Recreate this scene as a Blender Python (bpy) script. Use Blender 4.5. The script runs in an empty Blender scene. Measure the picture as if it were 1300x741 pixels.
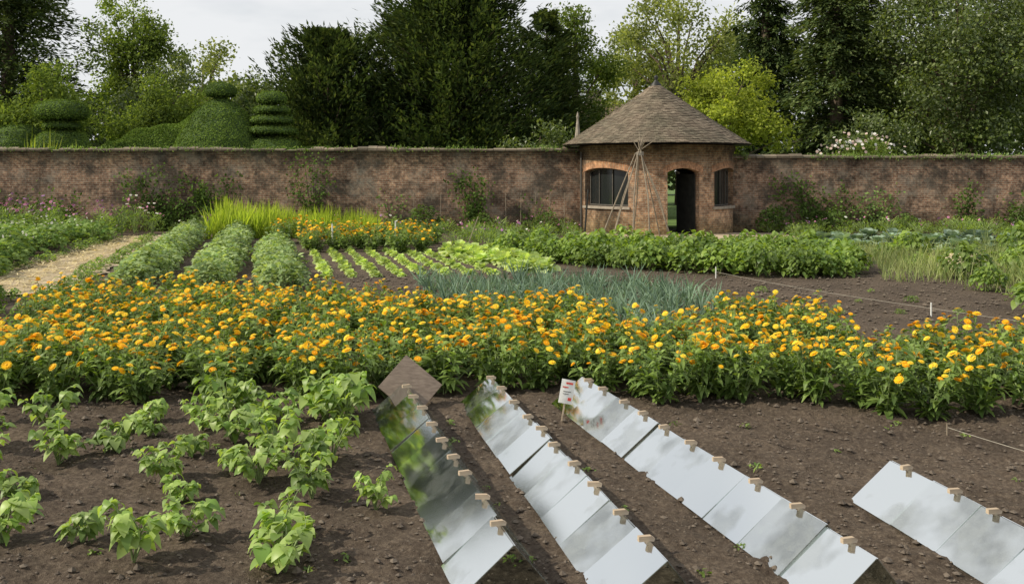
import bpy, math, random
import numpy as np
from mathutils import Vector, Matrix
rng=np.random.default_rng(11); random.seed(5)
scene=bpy.context.scene
COL=scene.collection
pi=math.pi
# ------------------------------------------------------------------ mesh builder
class B:
    def __init__(s): s.V=[];s.F=[];s.M=[];s.UV=[];s.n=0
    def add(s,V,F,mat=0,uv=None):
        V=np.asarray(V,float).reshape(-1,3);F=np.asarray(F,int)
        s.V.append(V);s.F.append(F+s.n);s.M.append(mat);s.UV.append(uv);s.n+=len(V)
    def mesh(s,name,mats,smooth=False):
        me=bpy.data.meshes.new(name)
        V=np.concatenate(s.V);me.vertices.add(len(V));me.vertices.foreach_set('co',V.ravel())
        li=np.concatenate([f.ravel() for f in s.F]);me.loops.add(len(li));me.loops.foreach_set('vertex_index',li.astype(np.int32))
        ks=np.concatenate([np.full(len(f),f.shape[1]) for f in s.F])
        st=np.concatenate([[0],np.cumsum(ks)[:-1]]).astype(np.int32)
        me.polygons.add(len(ks));me.polygons.foreach_set('loop_start',st)
        mi=np.concatenate([np.full(len(f),m) for f,m in zip(s.F,s.M)]).astype(np.int32)
        for m in mats: me.materials.append(m)
        me.polygons.foreach_set('material_index',mi)
        me.polygons.foreach_set('use_smooth',np.full(len(ks),smooth))
        if any(u is not None for u in s.UV):
            l=me.uv_layers.new(name='UVMap')
            uv=np.concatenate([np.asarray(u,float).reshape(-1,2) if u is not None else np.zeros((f.size,2)) for u,f in zip(s.UV,s.F)])
            l.data.foreach_set('uv',uv.ravel())
        me.update(calc_edges=True)
        return me
def nrm(a): return a/np.maximum(np.linalg.norm(a,axis=-1,keepdims=True),1e-9)
def obj(name,me,loc=(0,0,0),rz=0,sc=1,parent=None):
    o=bpy.data.objects.new(name,me);COL.objects.link(o);o.location=loc;o.rotation_euler=(0,0,rz)
    o.scale=(sc,sc,sc) if np.isscalar(sc) else sc
    if parent: o.parent=parent
    return o
def thing(o,label,cat,group=None):
    o["label"]=label;o["category"]=cat
    if group:o["group"]=group
    return o
def struct(o): o["kind"]="structure";return o
def box(b,c,s,R=None,mat=0,uvs=None):
    x,y,z=[v/2 for v in s]
    V=np.array([[-x,-y,-z],[x,-y,-z],[x,y,-z],[-x,y,-z],[-x,-y,z],[x,-y,z],[x,y,z],[-x,y,z]])
    if R is not None: V=V@np.array(R).T
    F=[[0,3,2,1],[4,5,6,7],[0,1,5,4],[1,2,6,5],[2,3,7,6],[3,0,4,7]]
    b.add(V+np.array(c),F,mat)
def rotm(ax,a):
    return np.array(Matrix.Rotation(a,3,ax))
def tube(b,P,r,n=6,mat=0,cap=True):
    P=np.asarray(P,float);r=np.broadcast_to(np.asarray(r,float),(len(P),))
    T=nrm(np.gradient(P,axis=0))
    up=np.array([0,0,1.]) if abs(T[0][2])<.9 else np.array([1.,0,0])
    S=nrm(np.cross(T,up));U=np.cross(S,T)
    a=np.linspace(0,2*pi,n,endpoint=False)
    V=P[:,None]+r[:,None,None]*(np.cos(a)[None,:,None]*S[:,None]+np.sin(a)[None,:,None]*U[:,None])
    F=[[i*n+j,i*n+(j+1)%n,(i+1)*n+(j+1)%n,(i+1)*n+j] for i in range(len(P)-1) for j in range(n)]
    b.add(V.reshape(-1,3),F,mat)
    if cap:
        b.add(V[0],[list(range(n))[::-1]],mat);b.add(V[-1],[list(range(n))],mat)
def leaves(b,P,D,U,L,W,prof=(.1,.8,1,.7,.08),mat=0,droop=.3,fold=.15):
    """vectorised bent leaves; all quads"""
    P=np.asarray(P,float);n=len(P)
    L=np.broadcast_to(np.asarray(L,float),(n,));W=np.broadcast_to(np.asarray(W,float),(n,));dr=np.broadcast_to(np.asarray(droop,float),(n,))
    D=nrm(np.asarray(D,float));S=nrm(np.cross(D,U));N=np.cross(S,D)
    K=len(prof);out=np.zeros((n,K,3,3))
    for k,w in enumerate(prof):
        t=k/(K-1)
        c=P+D*(L*t*(1-.25*dr*t))[:,None]-np.array([0,0,1.])*(dr*L*t*t)[:,None]
        off=S*(W*.5*w)[:,None];lift=N*(W*.5*w*fold)[:,None]
        out[:,k,0]=c-off+lift;out[:,k,1]=c;out[:,k,2]=c+off+lift
    F=[]
    for k in range(K-1):
        for j in (0,1): F.append([k*3+j,k*3+j+1,(k+1)*3+j+1,(k+1)*3+j])
    F=np.array(F);FF=(np.arange(n)[:,None,None]*(3*K)+F[None]).reshape(-1,4)
    b.add(out.reshape(-1,3),FF,mat)
def cards(b,P,D,N,L,W,mat=0):
    P=np.asarray(P,float);n=len(P);D=nrm(D);S=nrm(np.cross(D,N))
    L=np.broadcast_to(L,(n,))[:,None];W=np.broadcast_to(W,(n,))[:,None]
    N2=np.cross(S,D)
    V=np.stack([P,P+D*L*.45+S*W*.5+N2*W*.1,P+D*L,P+D*L*.45-S*W*.5+N2*W*.1],1)
    b.add(V.reshape(-1,3),np.arange(4*n).reshape(-1,4),mat)
def rdir(n): return nrm(rng.normal(size=(n,3)))
# ------------------------------------------------------------------ value noise / ground height
TAB=rng.random((256,256))
def vn(x,y):
    xi=np.floor(x).astype(int);yi=np.floor(y).astype(int);fx=x-xi;fy=y-yi
    fx=fx*fx*(3-2*fx);fy=fy*fy*(3-2*fy)
    g=lambda a,c:TAB[a%256,c%256]
    return (g(xi,yi)*(1-fx)+g(xi+1,yi)*fx)*(1-fy)+(g(xi,yi+1)*(1-fx)+g(xi+1,yi+1)*fx)*fy-.5
def gh(x,y):
    x=np.asarray(x,float);y=np.asarray(y,float)
    near=np.clip((12-y)/2.5,.12,1)*np.clip((8-abs(x))/2,.1,1)
    h=.05*vn(x*1.7,y*1.7)+.035*vn(x*5+9,y*5)+.03*vn(x*13,y*13+5)+.02*vn(x*31,y*31)
    return h*near
# ------------------------------------------------------------------ materials
def mat(name):
    m=bpy.data.materials.new(name);m.use_nodes=True;nt=m.node_tree
    return m,nt,nt.nodes['Principled BSDF'],nt.nodes['Material Output']
def ramp(nt,fac,stops):
    r=nt.nodes.new('ShaderNodeValToRGB');e=r.color_ramp.elements
    e[0].position,e[0].color=stops[0][0],(*stops[0][1],1);e[1].position,e[1].color=stops[-1][0],(*stops[-1][1],1)
    for p,c in stops[1:-1]:
        k=e.new(p);k.color=(*c,1)
    nt.links.new(fac,r.inputs[0]);return r.outputs[0]
def noise(nt,scale,detail=4,vec=None,rough=.6):
    n=nt.nodes.new('ShaderNodeTexNoise');n.inputs['Scale'].default_value=scale;n.inputs['Detail'].default_value=detail;n.inputs['Roughness'].default_value=rough
    if vec is not None: nt.links.new(vec,n.inputs['Vector'])
    return n.outputs['Fac']
def mixc(nt,a,c,fac,mode='MIX'):
    m=nt.nodes.new('ShaderNodeMix');m.data_type='RGBA';m.blend_type=mode
    for s,v in ((m.inputs[6],a),(m.inputs[7],c),(m.inputs[0],fac)):
        if hasattr(v,'links'): nt.links.new(v,s)
        elif isinstance(v,(int,float)): s.default_value=v
        else: s.default_value=(*v,1)
    return m.outputs[2]
def math_(nt,op,a,c=0.):
    m=nt.nodes.new('ShaderNodeMath');m.operation=op
    for s,v in ((m.inputs[0],a),(m.inputs[1],c)):
        if hasattr(v,'links'): nt.links.new(v,s)
        else: s.default_value=v
    return m.outputs[0]
def bump(nt,p,h,dist,st=1):
    bn=nt.nodes.new('ShaderNodeBump');bn.inputs['Distance'].default_value=dist;bn.inputs['Strength'].default_value=st
    nt.links.new(h,bn.inputs['Height']);nt.links.new(bn.outputs[0],p.inputs['Normal'])
def geo(nt): return nt.nodes.new('ShaderNodeNewGeometry')
def leaf_mat(name,c1,c2,trans=.35,rough=.5,patch=1.2,spec=.35,c3=None,cheap=False):
    m,nt,p,o=mat(name);g=geo(nt)
    st=[(0,c1),(.7,c2),(1,c3 or c2)]
    c=ramp(nt,g.outputs['Random Per Island'],st)
    nf=noise(nt,patch,0,g.outputs['Position'])
    v=ramp(nt,nf,[(.3,(.66,.68,.66)),(.7,(1.2,1.2,1.1))])
    c=mixc(nt,c,v,1.,'MULTIPLY')
    if cheap:
        nt.nodes.remove(p);p=nt.nodes.new('ShaderNodeBsdfDiffuse');nt.links.new(c,p.inputs['Color'])
    else:
        nt.links.new(c,p.inputs['Base Color']);p.inputs['Roughness'].default_value=rough;p.inputs['Specular IOR Level'].default_value=spec
    t=nt.nodes.new('ShaderNodeBsdfTranslucent')
    c2_=mixc(nt,c,(1.35,1.35,.5),1.,'MULTIPLY');nt.links.new(c2_,t.inputs['Color'])
    ms=nt.nodes.new('ShaderNodeMixShader');ms.inputs[0].default_value=trans
    nt.links.new(p.outputs[0],ms.inputs[1]);nt.links.new(t.outputs[0],ms.inputs[2]);nt.links.new(ms.outputs[0],o.inputs[0])
    return m
def plain(name,c1,c2,scale=20,rough=.8,bmp=0,spec=.3,stretch=None):
    m,nt,p,o=mat(name)
    tc=nt.nodes.new('ShaderNodeTexCoord').outputs['Object']
    if stretch:
        mp=nt.nodes.new('ShaderNodeMapping');mp.inputs['Scale'].default_value=stretch;nt.links.new(tc,mp.inputs[0]);tc=mp.outputs[0]
    f=noise(nt,scale,5,tc)
    nt.links.new(ramp(nt,f,[(.3,c1),(.7,c2)]),p.inputs['Base Color']);p.inputs['Roughness'].default_value=rough;p.inputs['Specular IOR Level'].default_value=spec
    if bmp: bump(nt,p,f,bmp)
    return m
M_marileaf=leaf_mat('marigold_leaf',(.095,.165,.037),(.23,.325,.088),.38,.5,3)
M_bean=leaf_mat('bean_leaf',(.17,.285,.065),(.36,.47,.155),.42,.42,4)
M_stem=plain('green_stem',(.14,.20,.07),(.24,.30,.12),30,.6)
M_potato=leaf_mat('potato_leaf',(.10,.18,.055),(.24,.33,.12),.35,.5,1.5,cheap=True)
M_pale=leaf_mat('pale_row_leaf',(.18,.28,.11),(.38,.47,.24),.35,.55,1.5,cheap=True)
M_dark=leaf_mat('dark_bush_leaf',(.06,.10,.03),(.13,.20,.055),.35,.45,1,cheap=True)
M_lett=leaf_mat('lettuce_leaf',(.32,.44,.15),(.55,.64,.30),.4,.45,2,cheap=True)
M_leek=leaf_mat('leek_leaf',(.10,.17,.13),(.21,.30,.235),.25,.55,2,.2)
M_iris=leaf_mat('sword_leaf',(.22,.32,.04),(.44,.52,.10),.5,.45,1,cheap=True)
M_cab=leaf_mat('cabbage_leaf',(.13,.21,.16),(.28,.37,.29),.25,.5,1)
M_gbean=leaf_mat('broad_green_leaf',(.10,.18,.04),(.26,.36,.08),.42,.45,1.2)
M_grass=leaf_mat('wild_grass',(.15,.22,.08),(.38,.42,.21),.4,.6,.8,cheap=True)
M_yew=leaf_mat('yew_needles',(.030,.050,.022),(.075,.11,.044),.28,.5,.5,.45,(.14,.17,.07),cheap=True)
M_con=leaf_mat('conifer_needles',(.045,.072,.032),(.11,.15,.06),.3,.5,.4,.45,(.17,.20,.09),cheap=True)
M_dec=leaf_mat('broad_tree_leaf',(.06,.095,.03),(.145,.19,.06),.4,.4,.35,.5,(.21,.25,.10))
M_lime=leaf_mat('lime_tree_leaf',(.19,.25,.04),(.37,.42,.09),.5,.5,.5,cheap=True)
M_airy=leaf_mat('airy_tree_leaf',(.13,.17,.06),(.29,.32,.14),.5,.55,.4,cheap=True)
M_mid=leaf_mat('mid_tree_leaf',(.085,.135,.035),(.20,.26,.07),.42,.5,.4,cheap=True)
M_top=leaf_mat('topiary_leaf',(.08,.14,.032),(.15,.215,.05),.2,.55,1.0,cheap=True)
M_far=leaf_mat('woodland_leaf',(.06,.085,.045),(.13,.16,.08),.35,.6,.1,cheap=True)
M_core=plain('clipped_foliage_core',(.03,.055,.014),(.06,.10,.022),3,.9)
M_bark=plain('bark',(.07,.05,.037),(.16,.12,.09),6,.9,.02,stretch=(1,1,.2))
M_wood=plain('pale_wood',(.34,.26,.18),(.52,.43,.32),10,.7,.001,stretch=(.4,4,4))
M_cane=plain('bean_cane',(.15,.12,.09),(.30,.25,.18),14,.7)
M_board=plain('weathered_board',(.13,.10,.08),(.24,.19,.15),8,.8,.002,stretch=(1,8,8))
M_white=plain('white_paint',(.55,.55,.52),(.78,.78,.75),9,.5)
M_string=plain('garden_string',(.26,.24,.20),(.40,.37,.31),30,.8)
M_stone=plain('sill_stone',(.22,.19,.15),(.38,.33,.27),8,.85,.005)
M_dkwood=plain('dark_door_paint',(.012,.014,.013),(.035,.036,.033),6,.5)
M_frame=plain('weathered_frame',(.055,.05,.042),(.10,.09,.078),12,.7)
M_straw=leaf_mat('straw',(.46,.37,.21),(.70,.60,.40),.2,.7,3)
M_strawb=plain('straw_heap_body',(.40,.33,.22),(.58,.50,.36),12,.9,.02)
def flat(name,c,rough=.6,trans=0):
    m,nt,p,o=mat(name);g=geo(nt)
    cc=ramp(nt,g.outputs['Random Per Island'],[(0,tuple(x*.85 for x in c)),(1,tuple(min(1,x*1.12) for x in c))])
    nt.links.new(cc,p.inputs['Base Color']);p.inputs['Roughness'].default_value=rough;p.inputs['Specular IOR Level'].default_value=.2
    if trans:
        t=nt.nodes.new('ShaderNodeBsdfTranslucent');nt.links.new(cc,t.inputs['Color'])
        ms=nt.nodes.new('ShaderNodeMixShader');ms.inputs[0].default_value=trans
        nt.links.new(p.outputs[0],ms.inputs[1]);nt.links.new(t.outputs[0],ms.inputs[2]);nt.links.new(ms.outputs[0],o.inputs[0])
    return m
M_or=flat('orange_petal',(.96,.55,.015),.6,.3);M_ye=flat('yellow_petal',(.97,.68,.05),.6,.3);M_do=flat('deep_orange_petal',(.95,.44,.010),.6,.3)
M_ctr=flat('flower_centre',(.74,.38,.02));M_pink=flat('pink_petal',(.62,.24,.44),.6,.3);M_wh=flat('white_petal',(.78,.76,.72),.6,.3);M_pur=flat('purple_petal',(.34,.16,.38),.6,.3)
# soil
M_soil,nt,p,o=mat('garden_soil');g=geo(nt);ps=g.outputs['Position']
f1=noise(nt,28,7,ps,.75);f2=noise(nt,1.1,4,ps);f3=noise(nt,150,2,ps)
c=ramp(nt,f1,[(.3,(.045,.034,.027)),(.5,(.104,.082,.064)),(.72,(.21,.172,.135))])
c=mixc(nt,c,ramp(nt,f2,[(.3,(.68,.66,.64)),(.7,(1.3,1.26,1.2))]),1.,'MULTIPLY')
nt.links.new(c,p.inputs['Base Color']);p.inputs['Roughness'].default_value=.95;p.inputs['Specular IOR Level'].default_value=.15
bump(nt,p,math_(nt,'ADD',f1,math_(nt,'MULTIPLY',f3,.5)),.03,1)
M_clod=plain('soil_crumb',(.055,.043,.034),(.17,.14,.11),25,.95,.004)
M_clod2=plain('dry_soil_crumb',(.07,.056,.044),(.16,.13,.10),6,.95,.004)
M_path=plain('straw_path',(.22,.17,.11),(.50,.41,.29),2.2,.95,.02)
M_lawn=plain('lawn_grass',(.06,.11,.03),(.13,.20,.05),3,.95,.02)
# brick
def brick_mat(name,c1,c2,mort,w=.225,h=.075,dark=.5,scale=1.,bloom=.7):
    m,nt,p,o=mat(name)
    uv=nt.nodes.new('ShaderNodeTexCoord').outputs['UV']
    bt=nt.nodes.new('ShaderNodeTexBrick');nt.links.new(uv,bt.inputs['Vector'])
    bt.inputs['Scale'].default_value=scale;bt.inputs['Brick Width'].default_value=w;bt.inputs['Row Height'].default_value=h
    bt.inputs['Mortar Size'].default_value=.010;bt.inputs['Mortar Smooth'].default_value=.3;bt.inputs['Bias'].default_value=0
    bt.inputs['Color1'].default_value=(*c1,1);bt.inputs['Color2'].default_value=(*c2,1);bt.inputs['Mortar'].default_value=(*mort,1)
    g=geo(nt);ps=g.outputs['Position']
    a=noise(nt,.38,6,ps,.72);b2=noise(nt,2.6,5,ps,.7);c3=noise(nt,9,2,ps)
    c=mixc(nt,bt.outputs['Color'],ramp(nt,a,[(.40,(.42,.44,.45)),(.5,(1,.99,.97)),(.60,(1.45,1.4,1.35))]),1.,'MULTIPLY')
    c=mixc(nt,c,ramp(nt,b2,[(.36,(dark,dark,dark)),(.5,(1,1,1)),(.66,(1.4,1.36,1.3))]),1.,'MULTIPLY')
    c=mixc(nt,c,ramp(nt,c3,[(.35,(.68,.66,.66)),(.65,(1.3,1.27,1.25))]),1.,'MULTIPLY')
    bl=ramp(nt,noise(nt,.9,7,ps,.78),[(.50,(0,0,0)),(.66,(bloom,)*3)])
    c=mixc(nt,c,(.26,.235,.19),bl)
    if dark<.6:
        dk=ramp(nt,noise(nt,1.2,6,ps,.8),[(.49,(0,0,0)),(.62,(.75,.75,.75))])
        c=mixc(nt,c,(.058,.052,.042),dk)
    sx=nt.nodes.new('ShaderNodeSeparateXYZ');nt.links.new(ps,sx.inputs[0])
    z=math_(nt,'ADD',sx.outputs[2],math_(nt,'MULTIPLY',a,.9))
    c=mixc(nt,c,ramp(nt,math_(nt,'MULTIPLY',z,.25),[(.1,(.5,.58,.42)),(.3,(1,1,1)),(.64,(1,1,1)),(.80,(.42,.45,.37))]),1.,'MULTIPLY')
    nt.links.new(c,p.inputs['Base Color']);p.inputs['Roughness'].default_value=.9;p.inputs['Specular IOR Level'].default_value=.2
    bump(nt,p,math_(nt,'SUBTRACT',math_(nt,'MULTIPLY',c3,.6),bt.outputs['Fac']),.012,.5)
    return m
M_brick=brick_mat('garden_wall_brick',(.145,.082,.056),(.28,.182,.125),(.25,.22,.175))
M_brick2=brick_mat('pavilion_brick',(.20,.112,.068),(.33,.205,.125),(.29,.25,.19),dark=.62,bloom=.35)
M_vous=brick_mat('arch_brick',(.30,.145,.075),(.42,.22,.125),(.30,.26,.20),w=.3,h=.08,dark=.8,bloom=.1)
M_tile,nt,p,o=mat('roof_tile');g=geo(nt)
c=ramp(nt,g.outputs['Random Per Island'],[(0,(.105,.082,.062)),(.5,(.145,.115,.088)),(1,(.20,.165,.13))])
c=mixc(nt,c,ramp(nt,noise(nt,1.0,5,g.outputs['Position'],.7),[(.35,(.65,.69,.58)),(.65,(1.25,1.2,1.1))]),1.,'MULTIPLY')
nt.links.new(c,p.inputs['Base Color']);p.inputs['Roughness'].default_value=.85
bump(nt,p,noise(nt,30,4,g.outputs['Position']),.01)
# cloche glass : clear pane + patchy dust film + sky reflection
M_glass,nt,p,o=mat('cloche_glass');g=geo(nt)
tr=nt.nodes.new('ShaderNodeBsdfTransparent');tr.inputs[0].default_value=(.86,.91,.88,1)
gl=nt.nodes.new('ShaderNodeBsdfGlossy');gl.inputs['Roughness'].default_value=.10;gl.inputs['Color'].default_value=(.80,.83,.83,1)
df=nt.nodes.new('ShaderNodeBsdfDiffuse');df.inputs[0].default_value=(.42,.44,.42,1)
tl=nt.nodes.new('ShaderNodeBsdfTranslucent');tl.inputs[0].default_value=(.50,.53,.50,1)
fr=nt.nodes.new('ShaderNodeFresnel');fr.inputs[0].default_value=1.5
oi=nt.nodes.new('ShaderNodeObjectInfo')
dn=noise(nt,7,6,g.outputs['Position'],.7);dn2=noise(nt,2.3,3,g.outputs['Position'],.6)
dirt=ramp(nt,dn,[(.42,(.10,.10,.10)),(.60,(.50,.50,.50))])
dirt=math_(nt,'MULTIPLY',dirt,math_(nt,'ADD',math_(nt,'MULTIPLY',oi.outputs['Random'],.7),.45))
md=nt.nodes.new('ShaderNodeMixShader');md.inputs[0].default_value=.4;nt.links.new(df.outputs[0],md.inputs[1]);nt.links.new(tl.outputs[0],md.inputs[2])
m1=nt.nodes.new('ShaderNodeMixShader');nt.links.new(dirt,m1.inputs[0]);nt.links.new(tr.outputs[0],m1.inputs[1]);nt.links.new(md.outputs[0],m1.inputs[2])
gf=math_(nt,'MULTIPLY',math_(nt,'ADD',math_(nt,'MULTIPLY',fr.outputs[0],1.25),.10),math_(nt,'ADD',math_(nt,'MULTIPLY',oi.outputs['Random'],.7),.45))
gf=math_(nt,'MULTIPLY',gf,ramp(nt,dn2,[(.40,(.65,.65,.65)),(.60,(1.25,1.25,1.25))]))
m2=nt.nodes.new('ShaderNodeMixShader');nt.links.new(gf,m2.inputs[0]);nt.links.new(m1.outputs[0],m2.inputs[1]);nt.links.new(gl.outputs[0],m2.inputs[2])
nt.links.new(m2.outputs[0],o.inputs[0])
M_wglass,nt,p,o=mat('window_glass');p.inputs['Base Color'].default_value=(.015,.018,.018,1);p.inputs['Roughness'].default_value=.12
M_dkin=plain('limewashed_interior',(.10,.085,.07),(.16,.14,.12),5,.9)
# ------------------------------------------------------------------ GROUND
xs=np.concatenate([-np.geomspace(400,7,40)[:-1],np.arange(-6.6,6.6,.03),np.geomspace(7,400,40)[1:]])
ys=np.concatenate([-np.geomspace(300,2,14),[0,2,3.2],np.arange(4.2,9.8,.026),np.arange(9.9,14,.09),np.arange(14.2,36,.5),np.geomspace(37,420,30)])
X,Y=np.meshgrid(xs,ys);Z=gh(X,Y);Z[:, :]=np.where((abs(X)>30)|(Y>40)|(Y<0),Z*0,Z)
b=B();nx=len(xs);idx=np.arange(len(ys)*nx).reshape(len(ys),nx)
F=np.stack([idx[:-1,:-1],idx[:-1,1:],idx[1:,1:],idx[1:,:-1]],-1).reshape(-1,4)
b.add(np.stack([X,Y,Z],-1).reshape(-1,3),F)
struct(obj('ground',b.mesh('ground',[M_soil],True)))
def sheet(name,poly,z,m,jag=0):
    if jag:
        q=[]
        for i,(a,c) in enumerate(zip(poly,poly[1:]+poly[:1])):
            k=max(1,int(math.hypot(c[0]-a[0],c[1]-a[1])/.35))
            for j in range(k):
                t=j/k;q.append((a[0]+(c[0]-a[0])*t+random.uniform(-jag,jag),a[1]+(c[1]-a[1])*t+random.uniform(-jag,jag)))
        poly=q
    b=B();b.add([(x,y,z) for x,y in poly],[list(range(len(poly)))]);return struct(obj(name,b.mesh(name,[m])))
sheet('lawn',[(-200,35.2),(200,35.2),(200,400),(-200,400)],.03,M_lawn)
sheet('path',[(-10.9,16.2),(-9.6,15.9),(-8.1,16.6),(-7.8,17.6),(-8.0,18.6),(-11.1,31.8),(-12.0,31.8),(-10.0,19.5),(-10.6,17.6)],.03,M_path,.13)
sheet('gravel_path',[(2,28.6),(9,28.6),(9,33),(2,33)],.028,M_path)
b=B();n=3600;t=rng.random(n);px=-9.1-2.7*t+rng.uniform(-1.1,.9,n)*(1-.5*t);py=16.6+14.5*t+rng.uniform(-.3,.3,n)
a=rng.random(n)*pi*2;D=np.stack([np.cos(a),np.sin(a),rng.uniform(-.1,.2,n)],1)
leaves(b,np.stack([px,py,np.full(n,.045)],1),D,[0,0,1.],rng.uniform(.08,.24,n),.018,(1,1,1),0,0)
o=obj('straw_litter',b.mesh('straw_litter',[M_straw]));o["kind"]="stuff";thing(o,"loose dry straw scattered along the garden path","straw")
ico=np.array([[0,0,1],[.9,0,.2],[.25,.85,.25],[-.75,.5,.15],[-.7,-.55,.2],[.3,-.85,.15],[0,0,-.7]])
icf=np.array([[0,1,2],[0,2,3],[0,3,4],[0,4,5],[0,5,1],[6,2,1],[6,3,2],[6,4,3],[6,5,4],[6,1,5]])
def clods(name,cx,cy,s,m,lab):
    b=B();n=len(cx);a=rng.random(n)*6.28;V=ico[None]*(1+rng.uniform(-.3,.3,(n,7,1)))*s[:,None,None]*np.array([1,1,.75])
    c_,s_=np.cos(a)[:,None],np.sin(a)[:,None];V=np.stack([V[...,0]*c_-V[...,1]*s_,V[...,0]*s_+V[...,1]*c_,V[...,2]],-1)
    V+=np.stack([cx,cy,gh(cx,cy)+s*.3],1)[:,None]
    b.add(V.reshape(-1,3),(np.arange(n)[:,None,None]*7+icf[None]).reshape(-1,3))
    o=obj(name,b.mesh(name,[m]));o["kind"]="stuff";thing(o,lab,"soil")
n=13000;clods('soil_crumbs',rng.uniform(-5.5,5.5,n),4.4+rng.random(n)**1.3*5,rng.gamma(2.0,.0045,n).clip(.004,.04),M_clod,"loose dark crumbs of dug garden soil")
n=9000;clods('dry_soil_crumbs',rng.uniform(-4,9.5,n),rng.uniform(11,20.5,n),rng.gamma(2.0,.008,n).clip(.008,.045),M_clod2,"loose dry clods on the dug bed")
# ------------------------------------------------------------------ plant templates
def dome_bush(R,H,n,L,W,prof=(.1,.9,1,.7,.08),droop=.35,up=.35,fold=.15,stems=8,m=0,ms=1,b=None):
    b=b or B()
    a=rng.random(n)*2*pi;q=np.sqrt(rng.random(n));rad=R*q
    z=H*(1-.55*q**2.2)*(1-.75*rng.random(n)**2.2)
    P=np.stack([rad*np.cos(a),rad*np.sin(a),z*rng.uniform(.85,1.1,n)],1)
    a2=a+rng.normal(0,.7,n)
    D=np.stack([np.cos(a2),np.sin(a2),up+rng.normal(0,.35,n)],1)
    U=np.stack([rng.normal(0,.35,n),rng.normal(0,.35,n),np.ones(n)],1)
    l=L*rng.uniform(.65,1.25,n)
    leaves(b,P-nrm(D)*l[:,None]*.5,D,U,l,W*rng.uniform(.7,1.2,n),prof,m,droop*rng.uniform(.4,1.6,n),fold)
    for i in range(stems):
        aa=rng.random()*6.28;r=R*rng.uniform(.3,.85)
        tube(b,[(0,0,0),(r*.4*math.cos(aa),r*.4*math.sin(aa),H*.5),(r*math.cos(aa),r*math.sin(aa),H*.8)],[.007,.006,.003],4,ms,False)
    return b
def stamp(b,TV,TF,P,N,sc,m):
    n=len(P);N=nrm(N);A=nrm(np.cross(N,rdir(n)));C=np.cross(N,A)
    V=(TV[None,:,0:1]*A[:,None]+TV[None,:,1:2]*C[:,None]+TV[None,:,2:3]*N[:,None])*sc[:,None,None]+P[:,None]
    b.add(V.reshape(-1,3),(np.arange(n)[:,None,None]*len(TV)+TF[None]).reshape(-1,TF.shape[1]),m)
def petals(np_,r0,r1,w,z0,z1,z2=None):
    V=[];F=[]
    for i in range(np_):
        a=2*pi*i/np_;c,s=math.cos(a),math.sin(a);k=len(V)
        for r,ww,z in((r0,w*.5,z0),((r0+r1)*.55,w,(z0+z1)*.5+.0),(r1,w*.45,z1)):
            for sg in(-1,1): V.append((r*c-sg*ww*.5*s,r*s+sg*ww*.5*c,z))
        F+= [[k,k+1,k+3,k+2],[k+2,k+3,k+5,k+4]]
    return np.array(V),np.array(F)
PV1,PF1=petals(15,.006,.036,.0135,.004,.003);PV2,PF2=petals(11,.004,.026,.0115,.008,.013)
DV=np.array([(0,0,.015)]+[(.010*math.cos(i*pi/4),.010*math.sin(i*pi/4),.010) for i in range(8)]);DF=np.array([[0,1+i,1+(i+1)%8] for i in range(8)])
FM=[]
for m_ in(M_or,M_ye,M_do):
    f=B();z_=np.array([[0,0,0.]]);u_=np.array([[0,0,1.]]);o1=np.array([1.])
    stamp(f,PV1,PF1,z_,u_,o1,0);stamp(f,PV2,PF2,z_,u_,o1,0);stamp(f,DV,DF,z_,u_,o1,1)
    FM.append(f.mesh('marigold_flower',[m_,M_ctr]))
def marigold(nst=16,R=.28,H=.50,lp=16,nf=13):
    b=B();tips=[];PL=[];DL=[];LL=[]
    for i in range(nst):
        a=rng.random()*6.28;q=math.sqrt(rng.random());r=R*q;h=H*(1-.28*q*q)*rng.uniform(.75,1.12)
        c,s=math.cos(a),math.sin(a)
        pts=np.array([(.03*c,.03*s,0),(r*.5*c,r*.5*s,h*.4),(r*.85*c,r*.85*s,h*.75),(r*c,r*s,h)])
        tube(b,pts,[.006,.005,.0035,.0028],4,1,False);tips.append((pts[-1],nrm(np.array([c*.4*q+rng.normal(0,.38),s*.4*q+rng.normal(0,.38),1.]))))
        for t in np.linspace(.10,.93,lp):
            j=min(int(t*3),2);f=t*3-j;P=pts[j]*(1-f)+pts[j+1]*f
            aa=rng.random()*6.28;PL.append(P);DL.append((math.cos(aa)+.3*c,math.sin(aa)+.3*s,rng.uniform(.1,1.1)));LL.append(.155*(1.1-.5*t)*rng.uniform(.7,1.2))
    PL=np.array(PL);DL=np.array(DL);LL=np.array(LL);n=len(PL)
    leaves(b,PL,DL,np.stack([rng.normal(0,.2,n),rng.normal(0,.2,n),np.ones(n)],1),LL,LL*.34,(.3,1,.75,.1),0,rng.uniform(.1,.7,n),.25)
    f=B();T=tips[:]
    while len(T)<nf:
        q=tips[rng.integers(len(tips))];T.append((q[0]+np.array([rng.normal(0,.05),rng.normal(0,.05),rng.uniform(-.08,.03)]),nrm(q[1]+rng.normal(0,.35,3))))
    T=T[:nf];LST=[]
    for mi in range(3):
        S=[T[i] for i in range(len(T)) if (i*7+i//3)%3==mi]
        if not S: continue
        P=np.array([s[0] for s in S]);N=np.array([s[1] for s in S]);sc=rng.uniform(.62,1.12,len(S))
        LST+=[(Vector(P[i]),Vector(N[i]),float(sc[i]),mi) for i in range(len(S))]
        stamp(f,PV1,PF1,P,N,sc,mi);stamp(f,PV2,PF2,P,N,sc,mi);stamp(f,DV,DF,P,N,sc,3)
    return b.mesh('marigold_foliage',[M_marileaf,M_stem]),f.mesh('marigold_flower_heads',[M_or,M_ye,M_do,M_ctr]),LST
MAR=[marigold(nf=k) for k in(11,15,18,12,21,9)]
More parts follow.
